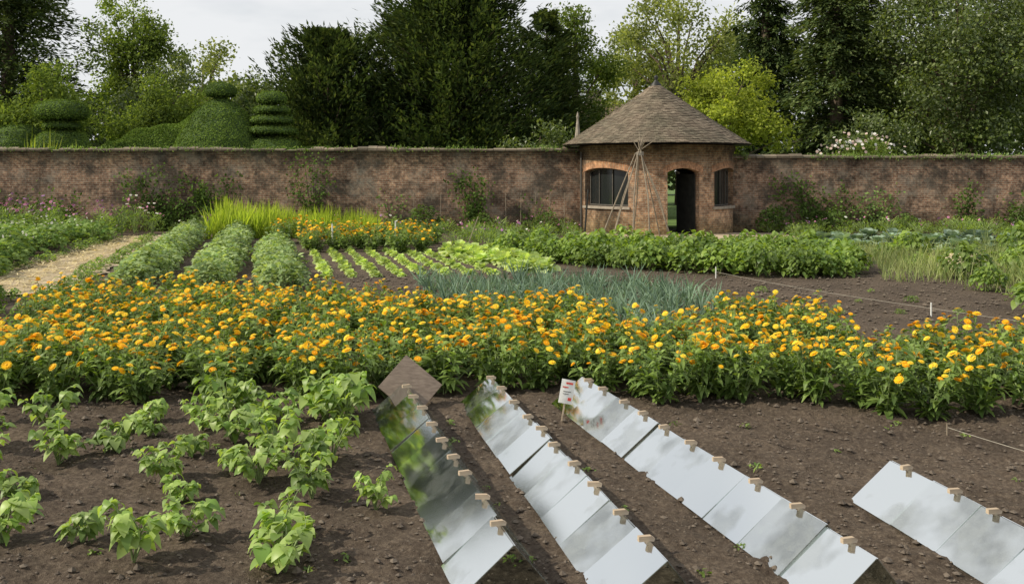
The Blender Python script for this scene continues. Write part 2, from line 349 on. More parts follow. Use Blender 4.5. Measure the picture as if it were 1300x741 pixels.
def inpoly(x,y,poly):
    c=False;j=len(poly)-1
    for i in range(len(poly)):
        xi,yi=poly[i];xj,yj=poly[j]
        if (yi>y)!=(yj>y) and x<(xj-xi)*(y-yi)/(yj-yi)+xi:c=not c
        j=i
    return c
gdir=np.array([-.243,.970]);gper=np.array([.970,.243])
def scatter(poly,sx,sy=None,jit=.25):
    sy=sy or sx;P=[];cx=sum(p[0] for p in poly)/len(poly);cy=sum(p[1] for p in poly)/len(poly)
    for i in range(-60,61):
        for j in range(-60,61):
            q=np.array([cx,cy])+gper*(i*sx+random.uniform(-jit,jit)*sx)+gdir*(j*sy+random.uniform(-jit,jit)*sy)
            if inpoly(q[0],q[1],poly):P.append(q)
    return P
def spawn(name,variants,pts,label,cat,group,s0=.85,s1=1.15,childname=None,split=None):
    L=[]
    for q in pts:
        v=variants[random.randrange(len(variants))]
        root=v[0] if isinstance(v,tuple) else v
        s=random.uniform(s0,s1)
        o=obj(name,root,(q[0],q[1],float(gh(q[0],q[1]))-.01),random.uniform(0,6.28),(s,s,s*random.uniform(.88,1.14)))
        thing(o,label,cat,group);L.append(o)
        if isinstance(v,tuple) and v[1]:
            if split and split(q):
                for (P,N,sc,mi) in v[2]:
                    c=bpy.data.objects.new('flower',FM[mi]);COL.objects.link(c);c.parent=o
                    c.location=P;c.rotation_mode='QUATERNION';c.rotation_quaternion=N.to_track_quat('Z','Y');c.scale=(sc,)*3
            else:
                c=obj(childname,v[1],parent=o);c["kind"]="stuff"
    return L
M1=[(-6.4,8.85),(-2.5,8.85),(-.6,9.15),(.5,9.1),(1.5,8.75),(2.6,8.5),(6.4,8.2),(6.6,10.7),(3.95,10.6),(3.8,12.9),(2.6,12.9),(2.3,11.2),(1.3,11.2),(1.0,13.2),(-1.5,13.7),(-4,14.4),(-6.7,14.8),(-6.0,11.1)]
P1=sorted(scatter(M1,.44,.46,.3),key=lambda q:q[1])
spawn('marigold_plant',MAR,P1[:300],"bushy marigold with orange flower heads in the long bed",'marigold','marigolds in the flower beds',.92,1.22,'flower_heads',split=lambda q:q[1]<9.7)
P2=scatter([(-5.3,25.3),(-1.7,25.3),(-2.1,29),(-7.4,29.2)],.7)
spawn('marigold_plant',MAR,P2,"marigold in a small bed beside the vegetable rows",'marigold','marigolds in the flower beds',1.1,1.5,'flower_heads')
pot=[dome_bush(.42,.5,200,.13,.075).mesh('potato_foliage',[M_potato,M_stem]) for _ in range(4)]
pal=[dome_bush(.44,.50,250,.12,.065).mesh('row_crop_foliage',[M_pale,M_stem]) for _ in range(4)]
drk=[dome_bush(.6,.9,380,.15,.08).mesh('dark_bush_foliage',[M_dark,M_stem]) for _ in range(3)]
gbn=[dome_bush(.42,.62,240,.13,.085,up=.15,droop=.5).mesh('bean_bed_foliage',[M_gbean,M_stem]) for _ in range(4)]
lowg=[dome_bush(.3,.28,110,.10,.05).mesh('seedling_foliage',[M_gbean,M_stem]) for _ in range(3)]
def withflowers(b0,R,H,n,mats,sc):
    f=B()
    for mi in range(len(mats)-1):
        k=max(1,n//(len(mats)-1));a=rng.random(k)*6.28;q=np.sqrt(rng.random(k))*R
        P=np.stack([q*np.cos(a),q*np.sin(a),H*rng.uniform(.85,1.2,k)*(1-.3*(q/R)**2)],1)
        stamp(f,PV1,PF1,P,nrm(rng.normal(0,.5,(k,3))+[0,-.5,1]),np.full(k,sc)*rng.uniform(.7,1.2,k),mi);stamp(f,DV,DF,P,np.tile([0,0,1.],(k,1)),np.full(k,sc),len(mats)-1)
    return f.mesh('blossoms',mats)
potf=[(p_,withflowers(None,.4,.55,4,[M_wh,M_ye],.6)) for p_ in pot]
for (x0,y0,x1,y1) in ((-6.75,17.6,-10.1,31),(-5.35,17.4,-8.5,30.6),(-3.95,16.9,-6.1,25.3)):
    n=int(math.hypot(x1-x0,y1-y0)/.45);P=[(x0+(x1-x0)*i/n+random.uniform(-.08,.08),y0+(y1-y0)*i/n) for i in range(n+1)]
    spawn('potato_plant',pal,P,"leafy pale green potato plant in an earthed-up row",'vegetable plant','potato plants in rows',.92,1.2)
LP=scatter([(-10.1,19.2),(-10.6,21.5),(-12.6,31),(-20,31),(-15.5,20),(-11.3,16.5)],.82)
spawn('flowering_potato_plant',potf,LP,"leafy potato plant with small white blossoms by the path",'vegetable plant','flowering potatoes beside the path',1.1,1.5,'blossoms')
spawn('garden_shrub',drk,[(-8.7,15.4),(-9.2,16.3),(-10.0,17.2),(-10.7,18.0),(-9.3,15.2),(-8.0,14.3),(-7.4,13.2),(-7.1,12.2),(-6.9,11.2),(-10.6,16.6)],"dark leafy shrub at the end of the path",'shrub','dark shrubs by the path',.7,1.05)
ew=[(-8.0-.245*i*.7+random.uniform(-.15,.15)+.15,17.2+i*.7) for i in range(18)]+[(-10.1-.19*i*.8+random.uniform(-.15,.15),18.6+i*.8) for i in range(15)]+[(-7.6,16),(-8.1,15.9),(-8.6,16.0),(-7.3,15.5),(-7.5,17),(-9.7,15.7)]
spawn('green_weed',lowg,ew,"low leafy weed at the edge of the path",'weed','weeds along the path edge',.5,1.0)
spawn('bean_plant',gbn,scatter([(1.1,21.9),(3.4,20.2),(6.5,19.1),(7.7,21.5),(8.0,23.5),(.2,24.8),(-.2,24)],.55,.52),"dense green bean plant in a thick bed",'vegetable plant','bean plants in the thick bed',.78,1.15)
def rosette(n,L,W,m,prof=(.35,.8,1,.95,.5),elev=1.0,droop=.5):
    b=B();i=np.arange(n);a=i*2.4;e=elev*(i/n)+.25
    D=np.stack([np.cos(a)*np.cos(e),np.sin(a)*np.cos(e),np.sin(e)],1)
    l=L*(1-.35*i/n)*rng.uniform(.85,1.15,n)
    leaves(b,np.tile([0,0,.02],(n,1))+D*.02,D,[0,0,1.001],l,W*l/L,prof,0,droop*(1-i/n)+.1,.3)
    return b.mesh('rosette_leaves',[m])
let=[rosette(22,.24,.17,M_lett) for _ in range(3)];cab=[rosette(24,.42,.30,M_cab,elev=.9) for _ in range(3)]
P=[]
for k in range(8):
    x0=-3.6+.46*k
    for i in range(20-abs(k-3)//2): P.append((x0-.25*(i*.33)+random.uniform(-.03,.03),19.3+.1*k+i*.33+random.uniform(-.04,.04)))
spawn('lettuce',let,P,"small light green lettuce in a seedling row",'lettuce','lettuces in rows',.5,.9)
spawn('lettuce',let,scatter([(.2,20.2),(.9,20.4),(.7,22),(-.5,25.5),(-1.9,26),(-1.6,24.6)],.42,.4),"large pale green lettuce in a block",'lettuce','lettuces in the block',1.3,1.8)
spawn('cabbage',cab,scatter([(8.6,26.3),(17,23.5),(18,29),(8.8,30)],.95),"blue-green cabbage with broad open leaves",'cabbage','cabbages near the wall',1.2,1.7)
spawn('cabbage',cab,scatter([(-.5,26.2),(8,25),(8.2,27.5),(-.8,28.5)],.95),"small blue-green cabbage behind the bean bed",'cabbage','cabbages near the wall',.6,.85)
def leek():
    b=B();n=13;i=np.arange(n);sd=np.where(i%2==0,1,-1);e=.95+.6*i/n+rng.normal(0,.1,n)
    D=np.stack([sd*np.cos(e)+rng.normal(0,.08,n),rng.normal(0,.28,n),np.sin(e)],1)
    leaves(b,np.tile([0,0,.10],(n,1)),D,np.stack([rng.normal(0,.4,n),np.ones(n),rng.normal(.2,.3,n)],1),rng.uniform(.28,.56,n),.019,(.9,1,.8,.5,.06),0,rng.uniform(.1,.75,n),.3)
    tube(b,[(0,0,0),(0,0,.14)],[.014,.012],6,0,False);return b.mesh('leek_leaves',[M_leek])
LK=[leek() for _ in range(7)]
spawn('leek',LK,scatter([(-1.1,14.2),(1.2,13.7),(1.35,11.8),(2.1,11.8),(2.45,13.2),(3.2,14.2),(2.9,16.6),(1.3,17.9),(-1.7,17.6)],.30,.21,.2)[:300],"blue-green leek with arching strap leaves",'leek','leeks in rows',.85,1.2)
def sword(n,H,m,w=.03,spread=.3):
    b=B();D=np.stack([rng.normal(0,spread,n),rng.normal(0,spread,n),np.ones(n)],1)
    leaves(b,np.stack([rng.normal(0,.1,n),rng.normal(0,.1,n),np.zeros(n)],1),D,rdir(n),H*rng.uniform(.6,1.1,n),w,(.9,1,.7,.05),0,rng.uniform(0,.25,n),.1)
    return b.mesh('blade_leaves',[m])
SW=[sword(46,1.1,M_iris,.034,.2) for _ in range(4)]
for q in scatter([(-9.2,30.4),(-4.2,30.4),(-4.4,32.3),(-9.4,32.3)],.42):
    spawn('sword_leaved_plant',SW,[q],"tall yellow-green sword-leaved plant in a dense clump",'plant','sword-leaved plants in a row',(1.12-.35*(q[0]+9.3)/5),(1.2-.3*(q[0]+9.3)/5))
b=B();n=13000;poly=[(7.3,13.2),(8.5,12.4),(16,16),(17,25),(8.6,25.5),(8.0,21.5),(7.1,18.8),(8.6,16.6)]
pts=[]
while len(pts)<n:
    x,y=random.uniform(7,17),random.uniform(12.4,25.5)
    if inpoly(x,y,poly) and not(9.1<x<10.4 and 19.4<y<22.1) and vn(np.array([x*.9]),np.array([y*.9]))[0]>random.uniform(-.45,-.1): pts.append((x,y,0))
D=np.stack([rng.normal(0,.3,n),rng.normal(0,.3,n),np.ones(n)],1);pts=np.array(pts)
hh=(.22+.5*(vn(pts[:,0]*1.3,pts[:,1]*1.3)+.5))*rng.uniform(.6,1.3,n)
leaves(b,pts,D,rdir(n),hh,.012,(.9,1,.7,.1),0,rng.uniform(0,.5,n),0)
o=obj('tall_grass',b.mesh('tall_grass',[M_grass]));o["kind"]="stuff";thing(o,"rough pale green grass and feathery weeds beside the beds","grass")
spawn('green_weed',lowg+gbn[:1],scatter([(7.6,13.5),(12,13),(15,24),(8.8,25)],1.0),"leafy weed growing among rough grass",'weed','weeds among the grass',.6,1.3)
def cosmos(H,R,n,mats,nf,sc):
    b=dome_bush(R,H*.85,n,.14,.022,(.5,1,.8,.1),.2,.9,stems=14,m=0,ms=1)
    return (b.mesh('border_plant_foliage',[M_gbean,M_stem]),withflowers(None,R,H,nf,mats,sc))
CO=[cosmos(1.05,.42,240,[M_pink,M_pur,M_ye],12,1.3),cosmos(.95,.42,240,[M_pink,M_wh,M_ye],10,1.3),cosmos(.9,.4,240,[M_pur,M_pink,M_ye],6,1.2)]
spawn('cosmos_plant',CO,scatter([(-18.5,31.2),(-11.8,31.2),(-11.3,33),(-18.5,33.2)],.8),"tall feathery plant with pink and purple flowers by the wall",'flower','flowering plants by the brick wall',.9,1.3,'blossoms')
CL=[cosmos(.55,.4,150,[M_pink,M_pur,M_ye],4,1.0),cosmos(.5,.4,150,[M_wh,M_pink,M_ye],3,1.),cosmos(.6,.45,170,[M_pur,M_pink,M_ye],2,.8)]
spawn('border_flower',CL,scatter([(-11.5,32.2),(2,32.2),(2,33.9),(-11.5,33.9)],.8)+scatter([(8.4,31),(18.5,30.5),(18.5,33.8),(8.4,33.8)],.95)+scatter([(-1.8,27),(.0,27),(2.2,30.2),(-2,30.2)],.75),"low mixed flowering plant at the foot of the wall",'flower','low flowers along the brick wall',.8,1.3,'blossoms')
spawn('border_shrub',drk,[(-17.5,33.6),(-15.7,33.7),(-13.2,33.6),(-10.5,33.6),(-3,33.6),(-1,33.7),(1.2,33.6),(8.9,33.4),(11,33.5),(13.4,33.4),(15.6,33.4),(17.3,33.4)],"dark leafy shrub against the brick wall",'shrub','shrubs against the brick wall',.7,1.1)
# ------------------------------------------------------------------ foreground bean plants
HP=(.45,.95,1,.8,.5,.05)
def beanplant(nst,H,R):
    b=B();lp=[];ld=[];ll=[]
    for i in range(nst):
        a=i*6.28/nst+rng.uniform(-.5,.5);c,s=math.cos(a),math.sin(a);h=H*rng.uniform(.45,1.15);r=R*rng.uniform(.35,1.1)
        pts=np.array([(0,0,0),(r*.35*c,r*.35*s,h*.5),(r*.75*c,r*.75*s,h*.85),(r*c,r*s,h)])
        tube(b,pts,[.006,.005,.004,.003],5,1,False)
        for t in (.35,.6,.85,1.):
            j=min(int(t*3),2);f=t*3-j;P=pts[j]*(1-f)+pts[j+1]*f
            aa=a+rng.uniform(-1.5,1.5);pd=np.array([math.cos(aa),math.sin(aa),.6]);pd/=np.linalg.norm(pd);e=P+pd*rng.uniform(.03,.07)
            tube(b,[P,(P+e)/2+[0,0,.008],e],.0022,4,1,False)
            for da,sz in((0,1.),(1.5,.85),(-1.5,.85)):
                lp.append(e);ld.append((math.cos(aa+da),math.sin(aa+da),rng.uniform(-.2,.4)));ll.append(sz*rng.uniform(.05,.105))
    n=len(lp);ll=np.array(ll)
    leaves(b,lp,ld,np.stack([rng.normal(0,.35,n),rng.normal(0,.35,n),np.ones(n)],1),ll,ll*.82,HP,0,rng.uniform(.2,.9,n),.22)
    return b.mesh('bean_plant',[M_bean,M_stem],True)
BP=[beanplant(k,h,r) for k,h,r in((9,.24,.15),(9,.26,.16),(9,.28,.14),(10,.24,.17),(7,.2,.13),(6,.17,.12))]
pts=[(-3.15,6.3),(-3.25,7.05),(-3.7,7.9),(-3.05,7.9),(-2.95,7.3),(-3.05,8.3),(-4.0,7.4),(-2.85,7.75),(-4.3,8.1),
 (-2.1,6.3),(-2.35,7.2),(-2.5,7.95),(-1.95,6.85),(-2.15,7.6),(-1.7,6.6),(-2.3,8.35),(-1.85,7.45),(-2.0,8.15),(-1.7,7.05),(-2.35,6.65),
 (-1.28,6.3),(-1.38,6.8),(-1.3,7.1),(-1.85,5.6),(-1.3,5.55),(-2.4,5.5),(-2.9,5.6),(-3.6,6.5),(-2.0,5.2),(-1.2,5.2)]
spawn('bush_bean_plant',BP,pts,"young bush bean plant with broad bright leaves in bare soil",'bean plant','young bush beans in bare soil',.82,1.15)
spawn('bush_bean_plant',BP[:3],[(-1.48,8.4),(-1.55,8.2),(-1.36,8.05),(-2.4,8.2)],"tall young bean plant beside the glass cloches",'bean plant','young bush beans in bare soil',1.2,1.4)
spawn('bush_bean_plant',BP,[(-.84,6.05)],"small bean plant beside the first glass cloches",'bean plant','young bush beans in bare soil',.65,.7)
sd=[dome_bush(.06,.06,12,.05,.02,stems=2).mesh('seedling',[M_gbean,M_stem]) for _ in range(3)]
P=[(random.uniform(-4,4.5),random.uniform(5,8.3)) for _ in range(60)]
spawn('seedling',sd,P,"tiny green weed seedling in bare soil",'seedling','weed seedlings in bare soil',.4,1.)
# ------------------------------------------------------------------ glass cloches
def paneme(x0,z0,x1,z1,W=.440,t=.004):
    b=B();d=np.array([x1-x0,0,z1-z0]);L=np.linalg.norm(d);d/=L;nn=np.array([-d[2],0,d[0]])*t/2
    a0=np.array([x0,0,z0]);a1=np.array([x1,0,z1]);V=[]
    for y in(-W/2,W/2):
        for a in(a0,a1):
            for s in(-1,1): V.append(a+[0,y,0]+nn*s)
    F=[[0,1,3,2],[4,6,7,5],[0,4,5,1],[2,3,7,6],[0,2,6,4],[1,5,7,3]]
    b.add(V,F);return b.mesh('glass_pane',[M_glass])
PL_=paneme(-.28,.012,.006,.245);PR_=paneme(.012,.245,.20,.012)
prof=[(-.062,.0),(-.012,.0),(-.010,-.030),(.012,-.030),(.014,.0),(.05,-.004),(.056,.018),(.03,.036),(-.062,.036)]
b=B();k=len(prof);V=[(x,y,z) for y in(-.017,.017) for x,z in prof]
b.add(V,[list(range(k))]);b.add(V,[list(range(k,2*k))[::-1]]);b.add(V,[[i,k+i,k+(i+1)%k,(i+1)%k] for i in range(k)])
CLIP=b.mesh('wooden_clip',[M_wood])
rows=[(-.90,8.45,.254,9,"glass cloche of two leaning panes in the row by the beans"),(-.16,8.7,.219,10,"tent-shaped glass cloche with a wooden ridge clip"),(.68,8.7,.268,10,"pale dusty glass cloche with a wooden ridge clip"),(2.47,6.1,.2,4,"glass cloche standing apart on bare soil")]
for ri,(x0,y0,sl,n,lab) in enumerate(rows):
    th=math.atan(sl);st=.434
    for i in range(n):
        d=i*st;x=x0+d*math.sin(th);y=y0-d*math.cos(th)
        e=bpy.data.objects.new('glass_cloche',None);COL.objects.link(e);e.empty_display_size=.1
        e.location=(x+random.uniform(-.004,.004),y,float(gh(x,y))*.35);e.rotation_euler=(random.uniform(-.01,.01),random.uniform(-.02,.02),th+random.uniform(-.01,.01))
        thing(e,lab,'cloche','glass cloches in rows')
        p1=obj('pane',PL_,parent=e);p1.rotation_euler=(random.uniform(-.008,.008),random.uniform(-.02,.02),random.uniform(-.008,.008))
        p2=obj('pane',PR_,parent=e)
        c=obj('clip',CLIP,(0,.05+random.uniform(-.06,.06),.247),random.uniform(-.25,.25),.72,parent=e)
b=B();R=rotm('Z',math.radians(12))@rotm('X',math.radians(-28))@rotm('Y',math.radians(43));box(b,(0,0,.2),(.42,.022,.38),R)
o=obj('wooden_board',b.mesh('wooden_board',[M_board]),(-.90,8.70,0));thing(o,"weathered brown board tilted on its corner closing a cloche row",'board')
e=bpy.data.objects.new('seed_packet_marker',None);COL.objects.link(e);e.location=(.42,8.30,0);e.rotation_euler=(math.radians(-8),math.radians(12),.15);thing(e,"white seed packet with red marks pushed on a stick",'plant marker')
b=B();box(b,(0,0,.12),(.012,.008,.26));obj('stick',b.mesh('stick',[M_wood]),parent=e)
b=B();n=9
g_=[[(x-.5)*.12,-.008-.008*math.sin(x*3.1),.14+z*.20] for z in np.linspace(0,1,4) for x in np.linspace(0,1,n)]
V=np.array(g_);V2=V+[0,-.002,0];F=[[j*n+i,j*n+i+1,(j+1)*n+i+1,(j+1)*n+i] for j in range(3) for i in range(n-1)]
b.add(V2,F,0);b.add(V,[f[::-1] for f in F],0)
M_red=plain('red_print',(.5,.05,.04),(.65,.10,.07),9,.6)
for (zc,w,x,h,m_) in((.31,.06,.01,.016,1),(.275,.05,-.02,.010,1),(.24,.07,0,.005,2),(.22,.05,-.01,.005,2),(.18,.03,.03,.025,1)): box(b,(x,-.0185,zc),(w,.002,h),None,m_)
obj('packet',b.mesh('packet',[M_white,M_red,M_frame]),parent=e)
# ------------------------------------------------------------------ stakes & strings
def stake(x,y,h,r,m,lab,name='row_marker',lean=0):
    b=B();tube(b,[(0,0,-.05),(lean*.5,0,h*.5),(lean,0,h)],[r,r,r*.9],8)
    b2=b.mesh(name,[m]);o=obj(name,b2,(x,y,0));return thing(o,lab,'stake','garden stakes')
stake(-4.75,26.0,.70,.022,M_white,"white painted marker post at a bed edge")
stake(-3.15,26.6,.75,.020,M_white,"white painted marker post among marigolds")
stake(-9.6,33,1.25,.045,M_iris,"yellow-green post near the wall",'garden_post')
stake(4.0,19.3,.22,.012,M_white,"short white string peg in bare soil")
stake(6.05,14.2,.2,.013,M_white,"short white peg holding garden string")
stake(-1.2,24.8,.95,.012,M_cane,"thin bamboo cane leaning in a bed",'bamboo_cane',.35)
stake(2.35,31.9,1.5,.03,M_dkwood,"dark pole leaning beside the pavilion",'leaning_pole',.12)
def string_(a,c,lab,sag=.03,r=.003):
    a=np.array(a);c=np.array(c);t=np.linspace(0,1,14)[:,None];P=a*(1-t)+c*t;P[:,2]-=sag*4*(t*(1-t))[:,0]
    b=B();tube(b,P,r,5);thing(obj('garden_string',b.mesh('garden_string',[M_string])),lab,'string','garden strings')
string_((4,19.3,.12),(6.05,14.2,.12),"pale string stretched over bare soil between pegs")
string_((6.05,14.2,.12),(8.2,11.2,.12),"pale string stretched across the marigold edge")
string_((3.45,7.8,.07),(4.3,6.1,.07),"pale string lying over bare soil",.02,.0025)
stake(3.45,7.8,.10,.008,M_cane,"short cane peg holding string",'string_peg')
spawn('seedling',lowg,[(4+.9*i+random.uniform(-.1,.1)-.25*j,14.5+j*1.3) for i in range(4) for j in range(3)],"small green plant in the bare dug bed",'seedling','weed seedlings in bare soil',.2,.45)
# straw heap : solid mound with a skin of straw
sh=B();nr_,na=9,28;V=[];
for i in range(nr_):
    t=i/(nr_-1);r=.58*(1-t)**.6
    for j in range(na):
        a=2*pi*j/na;w=1+.12*math.sin(3*a+1)+.07*math.sin(7*a+i);V.append((r*w*math.cos(a)*1.15,r*w*math.sin(a),.32*math.sin(t*pi/2)+.02*math.sin(5*a+3*i)))
sh.add(V,[[i*na+j,i*na+(j+1)%na,(i+1)*na+(j+1)%na,(i+1)*na+j] for i in range(nr_-1) for j in range(na)])
V=np.array(V);k=rng.integers(0,len(V),700);a2=rng.random(700)*6.28;D=np.stack([np.cos(a2),np.sin(a2),rng.normal(0,.12,700)],1)
leaves(sh,V[k]+rng.normal(0,.02,(700,3))-D*.05,D,[0,0,1.01],.10,.012,(1,1,1),1,.15,0)
o=obj('straw_heap',sh.mesh('straw_heap',[M_strawb,M_straw],True),(9.75,21.2,0));thing(o,"small mound of dry pale straw among grass",'straw heap')
# wigwam
e=bpy.data.objects.new('bean_pole_wigwam',None);COL.objects.link(e);e.location=(3.85,29.6,0);thing(e,"tall wigwam of bare bean poles tied near the top",'plant support')
for i in range(10):
    a=i*2*pi/10+random.uniform(-.22,.22);Rb=random.uniform(.95,1.25);c,s=Rb*math.cos(a),Rb*math.sin(a);kx=random.uniform(-.09,.09)
    top=-.26*random.uniform(.5,1.5)
    b=B();tube(b,[(c,s,-.05),(.56*c+kx,.56*s-kx,1.3),(.08*c+random.uniform(-.07,.07),.08*s,2.62),(top*c+random.uniform(-.14,.14),top*s,3.1+random.uniform(-.15,.2))],[.024,.021,.016,.011],7)
    obj('pole',b.mesh('pole',[M_cane]),parent=e)
b=B();t=np.linspace(0,6*pi,40);tube(b,np.stack([.11*np.cos(t),.11*np.sin(t),2.55+t*.006],1),.01,5);obj('binding',b.mesh('binding',[M_string]),parent=e)
# ------------------------------------------------------------------ brick walls
def brickwall(x0,x1,H,lab,y=34.35,T=.3):
    e=bpy.data.objects.new('brick_garden_wall',None);COL.objects.link(e);e.location=((x0+x1)/2,y,0);thing(e,lab,'wall')
    cx=(x0+x1)/2;b=B()
    def q(v,u): b.add(np.array(v)-[cx,y,0],[[0,1,2,3]],0,u)
    q([(x0,y,-.1),(x1,y,-.1),(x1,y,H),(x0,y,H)],[(x0,-.1),(x1,-.1),(x1,H),(x0,H)])
    q([(x1,y+T,-.1),(x0,y+T,-.1),(x0,y+T,H),(x1,y+T,H)],[(x1,-.1),(x0,-.1),(x0,H),(x1,H)])
    q([(x0,y+T,-.1),(x0,y,-.1),(x0,y,H),(x0,y+T,H)],[(0,0),(T,0),(T,H),(0,H)])
    q([(x1,y,-.1),(x1,y+T,-.1),(x1,y+T,H),(x1,y,H)],[(0,0),(T,0),(T,H),(0,H)])
    q([(x0,y,H),(x1,y,H),(x1,y+T,H),(x0,y+T,H)],[(x0,0),(x1,0),(x1,T),(x0,T)])
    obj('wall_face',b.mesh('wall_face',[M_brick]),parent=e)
    b=B();x=x0
    while x<x1:
        w=min(random.uniform(.28,.5),x1-x);dz=random.uniform(-.03,.025)+.03*math.sin(x*.9);dy=random.uniform(-.02,.02)
        if random.random()<.08: dz-=.07
        ya=-.05+dy;yb=T+.05;za=H+.003;V=[]
        for xx in(x-cx,x-cx+w-.012): V+=[(xx,ya,za),(xx,yb,za),(xx,yb,za+.05),(xx,T/2,za+.12+dz),(xx,ya,za+.06+dz*.5)]
        b.add(V,[[0,1,2,3,4],[9,8,7,6,5]]);b.add(V,[[0,5,6,1],[1,6,7,2],[2,7,8,3],[3,8,9,4],[4,9,5,0]])
        x+=w
    obj('coping',b.mesh('coping',[M_tile]),parent=e);return e
brickwall(-45,2.52,2.80,"long weathered red brick garden wall with tiled coping")
brickwall(7.58,45,2.54,"lower weathered brick garden wall joining the round pavilion")
b=B();n=4200;x=np.concatenate([rng.uniform(-18,2.4,n//2),rng.uniform(7.7,19,n//2)]);keep=vn(x*.8,x*0+3)>-.12;x=x[keep];n=len(x)
zt=np.where(x<5,2.86,2.6);P=np.stack([x,34.42+rng.uniform(-.18,.15,n),zt+rng.uniform(-.12,.06,n)],1)
cards(b,P,nrm(rng.normal(0,.5,(n,3))+[0,-.3,.7]),rdir(n),rng.uniform(.05,.2,n)*(.5+1.6*np.clip(vn(x*2.1,x*0+9),0,1)),.045)
o=obj('wall_top_weeds',b.mesh('wall_top_weeds',[M_potato]));o["kind"]="stuff";thing(o,"moss and small weeds growing along the wall coping","weeds")
def climber(x,w,h,dens,m,lab='green climbing plant trained against the brick wall'):
    b=B();tips=[]
    for i in range(int(5+w*2)):
        pts=[(random.uniform(-.1,.1),0,0)]
        tx=random.uniform(-w/2,w/2);tz=h*random.uniform(.5,1)
        for t in(.3,.6,1.): pts.append((tx*t**1.4+random.uniform(-.08,.08),random.uniform(-.06,0),tz*t))
        tube(b,pts,[.03,.02,.014,.007],5);tips+=pts[1:]
    o=obj('climbing_plant',b.mesh('climber_stems',[M_bark]),(x,34.24,0));thing(o,lab,'climbing plant','climbers on the brick wall')
    tips=np.array(tips);n=int(dens*w*h*210);c=tips[rng.integers(len(tips),size=n)]
    P=c+np.stack([rng.normal(0,.20,n),-abs(rng.normal(0,.08,n)),rng.normal(0,.22,n)],1);P[:,2]=abs(P[:,2])
    b=B();cards(b,P,nrm(rng.normal(0,.6,(n,3))+[0,-.6,-.2]),nrm(rng.normal(0,.5,(n,3))+[0,-1,.5]),rng.uniform(.07,.15,n),.09)
    obj('foliage',b.mesh('climber_leaves',[m]),parent=o)
for a in((-12.1,2.8,2.1,1.1,M_dark),(-10.3,1.8,1.9,1.,M_dark),(-15.5,2,1.3,.8,M_dark),(-17.6,1.6,1.5,.9,M_dark),(-6.9,1.5,2.6,.6,M_dark),(-1.3,1.7,1.9,1.,M_dark),(-4.2,1,1.1,.5,M_potato),(.7,1,1.2,.5,M_dark),(10.6,2.8,1.7,1.,M_dark),(12.6,1.8,1.3,.9,M_potato),(9.2,1,1.,.6,M_dark),(15.8,1.,1.7,.9,M_dark),(17.6,1.3,1.2,.7,M_dark)): climber(*a)
for x in(-3.4,-2.5,-.2,.3,.8,1.3,1.8): stake(x,34.1,1.35,.012,M_cane,"thin cane standing against the brick wall",'bamboo_cane',random.uniform(-.05,.05))
# ------------------------------------------------------------------ round pavilion
C=np.array([5.05,34.5]);R=2.64;RI=2.34;H=2.96;base=math.atan2(-34.5,-5.05)
def cyl(r,ph,z):
    a=base+math.radians(ph);return (r*math.cos(a),r*math.sin(a),z)
ops=[(-66,-20,.92,2.07,.13),(8,32,0.0,2.06,.13),(46,86,.92,2.07,.13),(158,178,0.0,2.05,.12),(-150,-118,.92,2.05,.13)]
def arch(ph,o):
    c=(o[0]+o[1])/2;hw=(o[1]-o[0])/2;return o[3]+o[4]*(1-((ph-c)/hw)**2)
pav=bpy.data.objects.new('round_pavilion',None);COL.objects.link(pav);pav.location=(*C,0);thing(pav,"round brick garden pavilion with conical tiled roof",'pavilion')
b=B()
for ph in range(-180,180,2):
    o_=next((o for o in ops if o[0]<=ph<o[1]),None);p1=ph+2
    u0,u1=math.radians(ph)*R,math.radians(p1)*R
    seg=[(-.1,-.1,H,H)] if not o_ else ([(-.1,-.1,o_[2],o_[2])] if o_[2]>0 else [])+[(arch(ph,o_),arch(p1,o_),H,H)]
    for (za,zb,zc,zd) in seg:
        b.add([cyl(R,ph,za),cyl(R,p1,zb),cyl(R,p1,zd),cyl(R,ph,zc)],[[0,1,2,3]],0,[(u0,za),(u1,zb),(u1,zd),(u0,zc)])
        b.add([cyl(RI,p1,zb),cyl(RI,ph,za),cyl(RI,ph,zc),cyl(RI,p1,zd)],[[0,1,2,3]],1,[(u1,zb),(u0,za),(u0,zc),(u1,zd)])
    if o_:
        b.add([cyl(R,ph,arch(ph,o_)),cyl(RI,ph,arch(ph,o_)),cyl(RI,p1,arch(p1,o_)),cyl(R,p1,arch(p1,o_))],[[0,3,2,1]],0,[(0,u0),(.3,u0),(.3,u1),(0,u1)])
        if o_[2]>0: b.add([cyl(R,ph,o_[2]),cyl(RI,ph,o_[2]),cyl(RI,p1,o_[2]),cyl(R,p1,o_[2])],[[0,1,2,3]],0,[(0,u0),(.3,u0),(.3,u1),(0,u1)])
        for e_,d in((o_[0],ph),(o_[1],p1)):
            if e_==d:
                z0,z1=o_[2] if o_[2]>0 else -.1,arch(d,o_)
                b.add([cyl(R,d,z0),cyl(RI,d,z0),cyl(RI,d,z1),cyl(R,d,z1)],[[0,1,2,3]],0,[(0,z0),(.3,z0),(.3,z1),(0,z1)])
obj('wall',b.mesh('wall',[M_brick2,M_dkin]),parent=pav)
b=B();b.add([cyl(RI,p,.02) for p in range(0,360,6)],[list(range(60))]);obj('floor',b.mesh('floor',[M_stone]),parent=pav)
b=B();
